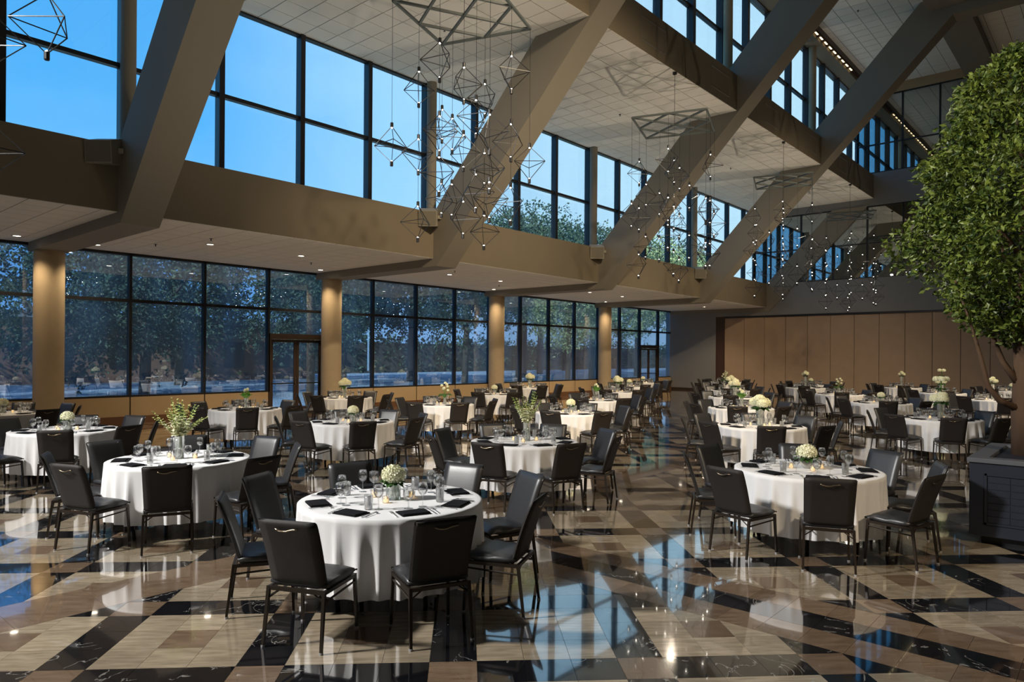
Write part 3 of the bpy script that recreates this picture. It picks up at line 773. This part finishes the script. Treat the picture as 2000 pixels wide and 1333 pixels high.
# ------------------------------------------------------------------ centrepieces
def bloom_mesh(R, m, n=120, seed=0, fl=.024):
    rn = random.Random(seed); b = MB(); b.mi = 0
    for i in range(n):
        zz = 1 - 1.55*(i + .5)/n; ph = i*2.39996; rr = math.sqrt(max(0, 1 - zz*zz)); d = Vector((rr*math.cos(ph), rr*math.sin(ph), zz*.82))
        c = d * R * rn.uniform(.9, 1.08); nrm = d.normalized(); a = nrm.cross(Vector((0, 0, 1)) if abs(nrm.z) < .9 else Vector((1, 0, 0))).normalized(); bb = nrm.cross(a)
        rot = rn.uniform(0, 1.57)
        for q in range(4):
            t = rot + q*PI/2; u = a*math.cos(t) + bb*math.sin(t); w_ = a*-math.sin(t) + bb*math.cos(t)
            b.add([tuple(c), tuple(c + u*fl*.6 + w_*fl*.45 + nrm*.012), tuple(c + u*fl + nrm*rn.uniform(-.004, .010)), tuple(c + u*fl*.6 - w_*fl*.45 + nrm*.004)], [(0, 1, 2, 3)])
    core = MB().lathe([(0, .66*R), (R*.45, .55*R), (R*.7, .22*R), (R*.74, -.1*R), (R*.55, -.4*R), (0, -.5*R)], 14)
    b.add(core.v, core.f)
    return b.mesh('bloom', m)
def leaves_mesh(R, n, size, seed, m=mLeafD, down=.2):
    rn = random.Random(seed); b = MB()
    for i in range(n):
        ph = i*2.4 + rn.uniform(-.3, .3); el = rn.uniform(-.35, .45) - down
        d = Vector((math.cos(ph)*math.cos(el), math.sin(ph)*math.cos(el), math.sin(el))); c = Vector((math.cos(ph)*R*.4, math.sin(ph)*R*.4, 0))
        s = d.cross(Vector((0, 0, 1))).normalized()*size*.35; L = size*rn.uniform(.8, 1.3); n_ = s.cross(d).normalized()*size*.12
        b.add([tuple(c), tuple(c + d*L*.5 + s + n_), tuple(c + d*L), tuple(c + d*L*.5 - s + n_), tuple(c + d*L*.5)], [(0, 1, 4), (1, 2, 4), (2, 3, 4), (3, 0, 4)])
    return b.mesh('leaves', m)
def vase(t, r, h, water=.6, r2=None):
    r2 = r2 or r
    b = MB(); b.lathe([(0, 0), (r, 0), (r2, h), (r2-.004, h), (r-.004, .008), (0, .008)], 24); b.build('vase', mVase, t, smooth=True)
    if water: b = MB(); b.lathe([(0, .009), (r-.005, .009), (r-.005 + (r2-r)*water, h*water), (0, h*water)], 20); b.build('water', mWater, t, smooth=True)
def stems(t, n, r, z0, z1, spread, seed=0, m=None):
    rn = random.Random(seed); b = MB()
    for i in range(n):
        a = i*2.4; b.tube([(r*.6*math.cos(a), r*.6*math.sin(a), z0), (r*.2*math.cos(a+1), r*.2*math.sin(a+1), z0 + (z1-z0)*.6), (spread*math.cos(a), spread*math.sin(a), z1)], .003, 5)
    b.build('stems', m or mStemG, t)
bl1, bl2 = bloom_mesh(.088, mCream, 130, 1), bloom_mesh(.095, mCream, 130, 2)
bl3 = bloom_mesh(.055, mPetalW, 60, 3, .026); lf1, lf2 = leaves_mesh(.07, 26, .085, 1), leaves_mesh(.1, 18, .14, 2, down=.5)
def cp(name): return empty(name, (0, 0, 0), cat='flowers')
def mk_low():
    t = cp('hydrangea_arrangement'); vase(t, .062, .13, .6); stems(t, 6, .05, .02, .13, .03)
    link('leaves', lf1, t, loc=(0, 0, .145)); link('bloom', bl1, t, loc=(0, 0, .205)); return t
def mk_bowl():
    t = cp('hydrangea_arrangement'); b = MB(); b.lathe([(0, 0), (.035, 0), (.085, .09), (.078, .09), (.03, .012), (0, .012)], 24); b.build('bowl', mBowl, t, smooth=True)
    link('leaves', leaves_mesh(.12, 44, .09, 5), t, loc=(0, 0, .115)); link('bloom', bl2, t, loc=(0, 0, .175)); return t
def mk_big():
    t = cp('hydrangea_arrangement'); vase(t, .06, .30, .5, .075); stems(t, 8, .05, .03, .34, .08)
    link('leaves', lf2, t, loc=(0, 0, .33))
    for i, (x, y, z) in enumerate(((.10, 0, .41), (-.09, .06, .39), (-.03, -.10, .40), (.0, .02, .47))): o = link('bloom', bl1 if i % 2 else bl2, t, loc=(x, y, z)); o.rotation_euler = (0, 0, i)
    return t
def mk_tall():
    t = cp('rose_arrangement'); vase(t, .045, .46, .35, .055); stems(t, 6, .04, .03, .5, .06)
    link('leaves', lf1, t, loc=(0, 0, .47))
    for i in range(5):
        a = i*1.257; link('bloom', bl3, t, loc=(.085*math.cos(a), .085*math.sin(a), .55 + .04*(i % 2)))
    link('bloom', bl3, t, loc=(0, 0, .63)); return t
def mk_tier():
    t = mk_big(); t.name = 'tiered_flower_arrangement'
    b = MB(); b.tube([(0, 0, .47), (0.01, 0, .78)], .012, 6); b.build('centre_stem', mStemG, t)
    link('leaves', lf1, t, loc=(0, 0, .60))
    for i in range(4):
        a = i*1.57; link('bloom', bl3, t, loc=(.09*math.cos(a), .09*math.sin(a), .80))
    return t
def mk_orchid():
    t = cp('orchid_arrangement'); vase(t, .05, .26, .7, .055); rn = random.Random(4); st = MB(); fl = MB(); bu = MB()
    for i in range(19):
        a = i*2.4; el = rn.uniform(1.05, 1.5) if i % 4 else rn.uniform(.75, .95); L = rn.uniform(.30, .46)
        dx, dy, dz = math.cos(a)*math.cos(el), math.sin(a)*math.cos(el), math.sin(el)
        pts = [(0.02*math.cos(a), .02*math.sin(a), .04), (0.03*math.cos(a), .03*math.sin(a), .26)]
        for k in range(1, 7): s = k/6*L; pts.append((dx*s + .03*math.cos(a), dy*s + .03*math.sin(a), .26 + dz*s - .05*(k/6)**2*math.cos(el)))
        st.tube(pts, .003, 4)
        for k in range(11):
            s = .08 + .92*k/10; q = min(5, int(s*6)); u = s*6 - q
            p = Vector(pts[1+q]).lerp(Vector(pts[min(7, 2+q)]), min(1, u)); r = .048*(1 - .66*s); tgt = fl if s < .62 else bu
            for j in range(5):
                tt = j*1.257 + i + k*.6; d = Vector((math.cos(tt), math.sin(tt), rn.uniform(-.5, .5))).normalized(); sd = d.cross(Vector((0, 0, 1))).normalized()*r*.42
                tgt.add([tuple(p), tuple(p + d*r*.6 + sd), tuple(p + d*r*1.15), tuple(p + d*r*.6 - sd)], [(0, 1, 2, 3)])
    st.build('stems', mStemG, t); fl.build('orchid_blooms', mPetalW, t, fix=False, kind='stuff'); bu.build('orchid_buds', mPetalG, t, fix=False, kind='stuff'); return t
def mk_green():
    t = cp('green_stem_arrangement'); vase(t, .04, .24, .7, .045); stems(t, 9, .035, .02, .34, .05)
    link('leaves', leaves_mesh(.05, 16, .16, 9, m=mat('tulip_leaf', (.13, .33, .04), .5, var=.3, scale=20), down=-1.0), t, loc=(0, 0, .22)); 
    for i in range(4): link('bloom', bl3, t, loc=(.035*math.cos(i*1.6), .035*math.sin(i*1.6), .37 + .02*i)).scale = (.5, .5, .6)
    return t
def mk_sprig():
    t = cp('sprig_arrangement'); vase(t, .045, .22, .6); stems(t, 9, .04, .02, .42, .10); link('leaves', lf2, t, loc=(0, 0, .25))
    for i in range(7): a = i*2.4; link('bloom', bl3, t, loc=(.08*math.cos(a), .08*math.sin(a), .34 + .03*i)).scale = (.55, .55, .55)
    return t
CP = {'low': (mk_low, 'round white hydrangea in a low vase'), 'bowl': (mk_bowl, 'white hydrangea in a stone bowl'), 'big': (mk_big, 'large hydrangeas in a tall vase'),
      'tall': (mk_tall, 'tall slim vase of ivory roses'), 'tier': (mk_tier, 'two-tier hydrangea and rose arrangement'), 'orchid': (mk_orchid, 'tall orchid spray in a cylinder vase'),
      'green': (mk_green, 'green-leaved flowers in a vase'), 'sprig': (mk_sprig, 'loose sprigs of small flowers')}
cps = {}
# ------------------------------------------------------------------ the tables and everything on and around them
def camdir(al):                                      # direction from a table centre; 0 = towards the camera side, + = to the right
    return (-fwd * math.cos(al) + right * math.sin(al))
TB = [ # x, y, centrepiece, angle offset (deg), table phrase
 (-4.66, 3.80, 'low', 25, 'the nearest front table'),
 (-8.24, 3.60, 'orchid', 21, 'the front left orchid table'),
 (-2.62, 7.92, 'bowl', -14, 'the front right table'),
 (-6.48, 7.70, 'orchid', 22, 'the mid orchid table'),
 (-12.60, 3.72, 'low', 25, 'the table behind the front left one'),
 (-10.62, 7.72, 'low', 20, 'the table left of the mid orchid table'),
 (-14.72, 7.86, 'green', 22, 'the table before the glass door'),
 (-16.95, 3.90, 'low', 22, 'the table at the left frame edge'),
 (-4.90, 12.35, 'big', -14, 'the table behind the front right one'),
 (-9.05, 12.30, 'low', 22, 'the table behind the mid orchid table'),
 (-12.85, 12.10, 'sprig', 20, 'the sprig table by the window wall'),
 (-16.75, 11.95, 'big', 24, 'the table beside the second column'),
 (-2.86, 16.50, 'tier', 21, 'the two-tier flower table'),
 (-7.02, 16.45, 'green', 22, 'the green-vase table right of the aisle'),
 (-11.20, 16.45, 'green', 22, 'the green-vase table left of the aisle'),
 (-15.12, 16.50, 'low', 24, 'the table before the third column'),
 (-5.07, 21.20, 'low', 22, 'the fifth-row table nearest the tree'),
 (-9.12, 20.85, 'big', 22, 'the fifth-row table right of the aisle'),
 (-13.35, 20.86, 'big', 22, 'the fifth-row table left of the aisle'),
 (-17.45, 20.96, 'big', 22, 'the fifth-row table by the windows'),
 (-3.02, 25.50, 'tall', 22, 'the sixth-row table nearest the tree'),
 (-7.30, 25.20, 'sprig', 22, 'the sixth-row sprig table'),
 (-11.00, 24.95, 'big', 22, 'the sixth-row table right of the aisle'),
 (-15.38, 24.95, 'low', 22, 'the sixth-row table left of the aisle'),
 (-4.98, 29.10, 'tier', 22, 'the seventh-row two-tier flower table'),
 (-9.90, 29.60, 'tall', 22, 'the seventh-row rose table'),
 (-13.10, 28.90, 'sprig', 22, 'the seventh-row table at the aisle'),
 (-17.20, 29.10, 'low', 22, 'the seventh-row table by the windows'),
 (-3.34, 33.20, 'low', 22, 'the last-row table nearest the tree'),
 (-7.18, 33.30, 'tall', 22, 'the last-row rose table'),
 (-10.90, 33.40, 'low', 22, 'the last-row hydrangea table'),
 (-15.00, 33.40, 'sprig', 22, 'the last-row table left of the aisle')]
SEAT = ['near-right', 'right-near', 'right-far', 'far-right', 'far-left', 'left-far', 'left-near', 'near-left']
SEAT0 = ['near', 'near-right', 'right', 'far-right', 'far', 'far-left', 'left', 'near-left']
rr = random.Random(11)
def ware(me, name, cat, label, group, x, y, z, rz):
    o = link(name, me, None, loc=(x, y, z), label=label, cat=cat, group=group); o.rotation_euler = (0, 0, rz); return o
def adj(s): return s
for ti, (tx, ty, kind, off, tname) in enumerate(TB):
    row = int((ty + 1) // 4.2)
    t = use(table0); t.location = (tx, ty, 0); t.rotation_euler = (0, 0, rr.uniform(0, 1.5))
    t['label'] = 'round banquet table, ' + tname
    c = link('tablecloth', cloths[ti % 4], None, loc=(tx, ty, 0), label='white cloth draped over ' + tname, cat='tablecloth', group='white round tablecloths')
    c.rotation_euler = (0, 0, rr.uniform(0, 6.28))
    if kind not in cps: f = CP[kind][0](); cps[kind] = f
    else: f = copy_tree(cps[kind])
    f.location = (tx + rr.uniform(-.03, .03), ty + rr.uniform(-.03, .03), TZ + .005); f.rotation_euler = (0, 0, rr.uniform(0, 6.28))
    f['label'] = CP[kind][1] + ' on ' + tname; f['category'] = 'flowers'; f['group'] = 'table centrepieces'
    near = ti < 10
    for s in range(8):
        al = math.radians(off + 45*s) + rr.uniform(-.06, .06); d = camdir(al); nm = SEAT[s] if off > 5 else SEAT0[s]
        r = 1.0 + rr.uniform(-.02, .06)
        ch_ = use(chair0); p = Vector((tx, ty, 0)) + d*r; ch_.location = p
        face = -d; ch_.rotation_euler = (0, 0, math.atan2(face.y, face.x) - PI/2 + rr.uniform(-.12, .12))
        ch_['label'] = 'charcoal chair, %s seat of %s' % (nm, tname)
        # place setting
        side = Vector((-d.y, d.x, 0)); al2 = math.atan2(d.y, d.x)
        def at(rad, sd): q = Vector((tx, ty, 0)) + d*rad + side*sd; return q.x, q.y
        x, y = at(.60, 0); ware(nap_m, 'napkin', 'napkin', 'black napkin, %s place of %s' % (nm, tname), 'folded black napkins', x, y, TZ+.006, al2 + PI/2 + rr.uniform(-.15, .15))
        x, y = at(.40, .13 + rr.uniform(-.02, .02)); ware(wine_m, 'wine_glass', 'glass', 'wine glass, %s place of %s' % (nm, tname), 'stemmed wine glasses', x, y, TZ+.005, 0)
        x, y = at(.43, .03 + rr.uniform(-.02, .02)); ware(tumb_m if s % 2 else goblet_m, 'water_glass', 'glass', 'water glass, %s place of %s' % (nm, tname), 'water glasses', x, y, TZ+.005, 0)
        if near:
            for nme, sd in (('fork', -.15), ('knife', .15), ('spoon', .18)):
                if nme == 'spoon' and ti > 5: continue
                x, y = at(.585, sd); ware(fw[nme], nme, 'cutlery', 'steel %s, %s place of %s' % (nme, nm, tname), 'table %ss' % nme.replace('knife', 'knive'), x, y, TZ+.006, al2 + PI/2)
    for q, (al, wd) in enumerate(((-.1, 'before'), (1.7, 'right of'), (-1.9, 'left of'))):
        d = camdir(al + rr.uniform(-.15, .15)); k_ = use(candle0); k_.location = (tx + .17*d.x, ty + .17*d.y, TZ+.005)
        k_['label'] = 'votive candle %s the flowers on %s' % (wd, tname)

# ------------------------------------------------------------------ planter and tree
px0, py0 = -1.27, 8.95; W, D, HP = 1.95, 1.75, .92
pl = empty('planter_box', (px0, py0, 0), label='large dark navy panelled planter box at the right frame edge', cat='planter')
b = MB(); b.rbox(0, W, 0, D, .09, HP-.03, .012); b.build('body', mPlanter, pl)
b = MB(); b.box(.10, W-.10, .10, D-.10, 0, .09); b.build('plinth', mFrame, pl)
b = MB(); b.rbox(-.02, W+.02, -.02, .16, HP-.05, HP, .008); b.rbox(-.02, W+.02, D-.16, D+.02, HP-.05, HP, .008); b.rbox(-.02, .16, .16, D-.16, HP-.05, HP, .008); b.rbox(W-.16, W+.02, .16, D-.16, HP-.05, HP, .008); b.build('top_rim', mPlanterT, pl)
for fc in range(2):
    for (a0, a1, z0, z1) in ((.18, .20, .2, .78),):
        L = W if fc == 0 else D
        f = MB()
        for (u0, u1, z0, z1) in ((.14, .16, .22, .76), (L-.16, L-.14, .22, .76), (.14, L-.14, .22, .24), (.14, L-.14, .74, .76)):
            if fc == 0: f.box(u0, u1, -.012, .0, z0, z1)
            else: f.box(-.012, 0, u0, u1, z0, z1)
        f.build('panel_moulding', mPlanter, pl)
        nc, nr = 8, 7
        for i in range(nc):
            for j in range(nr):
                u0 = .17 + i*(L-.34)/nc; u1 = u0 + (L-.34)/nc - .008; z0 = .245 + j*.0705; z1 = z0 + .063
                g = MB()
                if fc == 0: g.box(u0, u1, -.005, .001, z0, z1)
                else: g.box(-.005, .001, u0, u1, z0, z1)
                g.build('panel_tile', mPlanter, pl)
b = MB(); b.box(.15, W-.15, .15, D-.15, HP-.09, HP-.04); b.build('soil', mSoil, pl, kind='stuff')
tx, ty = -.87, 9.86
tr = empty('ficus_tree', (tx, ty, HP-.05), label='tall leafy indoor tree growing from the navy planter', cat='tree')
rt = random.Random(5)
b = MB()
trunk = [(0, 0, 0), (-.015, 0, .5), (.0, 0, 1.0), (-.02, 0, 1.5), (.02, .01, 2.1), (.0, .02, 2.8), (.0, 0, 3.6)]
b.tube(trunk, [.125, .115, .108, .10, .085, .055, .02], 14)
b.build('trunk', mBark, tr, smooth=True)
def branch(pts, r0, r1, nm='branch'):
    b = MB(); n = len(pts); b.tube(pts, [r0 + (r1-r0)*i/(n-1) for i in range(n)], 7); return b.build(nm, mBark, tr, smooth=True)
def W3(r_, f_, z): v = right*r_ + fwd*f_; return (v.x, v.y, z)     # offsets: sideways / deeper, height above planter
BR = [[W3(-.08, 0, .55), W3(-.30, -.02, .64), W3(-.44, -.03, .80), W3(-.50, 0, 1.12), W3(-.60, .02, 1.5), W3(-.8, 0, 2.0)],
      [W3(-.06, 0, .82), W3(-.22, .05, 1.08), W3(-.33, .05, 1.35), W3(-.45, .1, 1.75), W3(-.7, .12, 2.3)],
      [W3(-.04, 0, 1.25), W3(-.16, -.1, 1.6), W3(-.30, -.15, 2.0), W3(-.5, -.25, 2.6)],
      [W3(.02, 0, 1.3), W3(.25, -.1, 1.6), W3(.5, -.2, 2.1)], [W3(.02, 0, 1.6), W3(.2, .25, 2.0), W3(.4, .5, 2.5)],
      [W3(0, 0, 2.2), W3(-.3, .1, 2.7), W3(-.5, .1, 3.3)], [W3(0, 0, 2.5), W3(.2, -.1, 3.1), W3(.3, -.1, 3.7)], [W3(0, 0, 3.1), W3(-.1, 0, 3.8), W3(-.05, 0, 4.35)]]
for i, p in enumerate(BR): branch(p, .042 if i < 2 else .035, .010)
def crown_r(z):                                      # radius of the crown by height above the planter
    pts = [(1.25, .12), (1.45, .55), (1.75, .85), (2.1, 1.08), (2.5, 1.25), (2.9, 1.30), (3.3, 1.20), (3.8, .98), (4.2, .72), (4.5, .42), (4.72, .12)]
    for (a, ra), (b_, rb) in zip(pts, pts[1:]):
        if a <= z <= b_: return ra + (rb-ra)*(z-a)/(b_-a)
    return 0
def leaf_cloud(name, gen, nclus, per, size, m, seed):
    rn = np.random.default_rng(seed); V = []; Fc = []
    for i in range(nclus):
        c, outd = gen(rn)
        c = np.array(c); outd = np.array(outd); outd /= np.linalg.norm(outd) + 1e-9
        for k in range(per):
            d = outd*.55 + rn.normal(0, .75, 3); d[2] -= .15; d /= np.linalg.norm(d)
            L = size*rn.uniform(.7, 1.25); o = c + rn.normal(0, size*.5, 3)
            s = np.cross(d, rn.normal(0, 1, 3)); s /= np.linalg.norm(s) + 1e-9; nn = np.cross(s, d)*L*.1; n = len(V)
            V += [tuple(o), tuple(o + d*L*.45 + s*L*.27 + nn), tuple(o + d*L), tuple(o + d*L*.45 - s*L*.27 + nn)]
            Fc += [(n, n+1, n+2), (n, n+2, n+3)]
    me = bpy.data.meshes.new(name); me.from_pydata(V, [], Fc); me.materials.append(m); return me
def gen_ficus(rn):
    while True:
        z = rn.uniform(1.25, 4.72); R = crown_r(z); th = rn.uniform(0, 2*PI)
        if rn.uniform() < R/1.3: break
    lump = 1 + .16*math.sin(3*th + 2.1*z) + .12*math.sin(5*th - 3.3*z) + .08*math.sin(7*z + th)
    r = R*.93*lump*(rn.uniform(.25, 1)**.45)
    x, y = r*math.cos(th), r*math.sin(th)
    return (x + .05, y, z), (math.cos(th), math.sin(th), .25)
link('foliage', leaf_cloud('foliage', gen_ficus, 4300, 8, .072, mLeaf, 3), tr, kind='stuff')

# ------------------------------------------------------------------ outside the windows
g = MB(); g.box(-160, XW - .15, -80, 160, -.4, -.12); struct(g.build('ground_lawn', mLawn))
g = MB(); g.box(-64, XW - .15, -60, 140, -.14, -.06); struct(g.build('ground_terrace', mPave))
def gen_out(rn):
    u = rn.normal(0, 1, 3); u /= np.linalg.norm(u); r = rn.uniform(.3, 1)**.4
    th = math.atan2(u[1], u[0]); lump = 1 + .2*math.sin(3*th + 4*u[2]) + .15*math.sin(6*u[2] + 2*th)
    p = u*r*lump*np.array([1, 1, .8]); return tuple(p), tuple(u)
mLeafSun = leafmat('sunlit_outdoor_leaf', (.10, .15, .05), (.62, .62, .30), .6)  # brighter copy of the outdoor leaf, sunlight put into its colours
oc = [leaf_cloud('outdoor_foliage', gen_out, 2300, 5, .055, mLeafOut, s) for s in (11, 12, 13)]
spots = [(-31, -6, 4.0, 8), (-33, 1.5, 4.3, 9), (-30, 8.5, 3.4, 6.8), (-36, 14, 4.4, 8.5), (-31, 20, 3.2, 7), (-38, 26, 4.8, 11.5), (-33, 33, 3.8, 9.5), (-42, 36, 5.0, 11.8), (-36, 42, 5.0, 13),
         (-44, 52, 6.0, 16), (-36, 52, 5.0, 13.5), (-50, 62, 6.5, 17), (-38, 63, 5.2, 14.5), (-30, 47, 3.6, 9.0), (-29, 39, 3.0, 7.5), (-60, 80, 8, 20), (-42, 78, 6, 16), (-29, 57, 4, 11), (-44, 4, 5, 10), (-46, 20, 5, 10.5), (-48, 34, 5.5, 12)]
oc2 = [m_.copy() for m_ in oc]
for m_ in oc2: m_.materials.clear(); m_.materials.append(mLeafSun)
for i, (x, y, R, h) in enumerate(spots):
    t = empty('outdoor_tree', (x, y, -.1), cat='tree', group='trees beyond the window wall', label='leafy tree seen through the window wall, number')
    t['label'] = ['leafy tree beyond the glass at the left frame edge', 'leafy tree beyond the glass left of the first column', 'low tree beyond the glass right of the first column', 'broad tree beyond the glass left of the door',
                  'tree beyond the glass door', 'tall tree beyond the glass past the second column', 'tree beyond the glass between second and third columns', 'tall dark tree seen through the upper window left of the third beam', 'tree beyond the glass at the third column',
                  'tall tree seen through the upper windows right of the second beam', 'tree seen through the upper window beside the third beam', 'far tall tree seen through the upper windows by the third beam', 'tree behind the second chandelier through the upper window', 'sunlit tree beyond the glass at the far left corner', 'sunlit low tree beyond the glass past the fourth column',
                  'farthest tall tree beyond the upper windows', 'far tree seen through the upper windows between the far beams', 'sunlit tree beyond the far glass door', 'distant tree between the two left trees outside', 'distant tree behind the brick building', 'distant tree above the hedge past the second column'][i]
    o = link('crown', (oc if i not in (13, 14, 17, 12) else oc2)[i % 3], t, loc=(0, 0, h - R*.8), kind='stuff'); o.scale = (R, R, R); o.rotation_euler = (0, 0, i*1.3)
    b = MB(); b.tube([(0, 0, 0), (.1, .05, h*.4), (0, 0, h*.75)], [.05*R+.05, .04*R+.04, .02*R], 8); b.build('trunk', mTrunkOut, t, smooth=True)
    for q in range(3):
        a = q*2.1 + i; b = MB(); b.tube([(0.05, 0, h*.4), (.5*R*math.cos(a), .5*R*math.sin(a), h*.72)], [.03*R, .01*R], 6); b.build('branch', mTrunkOut, t)
# low brick building across the terrace
bd = empty('brick_building', (-56, 16, 0), label='low brick building beyond the trees outside', cat='building')
b = MB(); b.box(-4, 4, -16, 18, -.1, 4.2); b.build('walls', mBrick, bd)
b = MB(); b.box(-4.3, 4.3, -16.3, 18.3, 4.2, 4.6); b.build('roof', mWallG, bd)
for i in range(8):
    b = MB(); b.box(3.98, 4.05, -14 + i*4, -12.4 + i*4, .9, 2.9); b.build('window', mFrame, bd)
hd = empty('hedge', (-66.0, 14, -.1), label='tall hedge closing the paved yard outside', cat='hedge')
def gen_hedge(rn): return (rn.uniform(-.8, .8), rn.uniform(-60, 190), rn.uniform(.1, 4.2)), (rn.normal(), rn.normal(), .5)
link('hedge_foliage', leaf_cloud('hedge_foliage', gen_hedge, 9000, 4, .45, mLeafOut, 21), hd, kind='stuff')
b = MB(); b.box(-.5, .5, -60, 190, 0, 3.5); b.build('hedge_stems', mTrunkOut, hd)
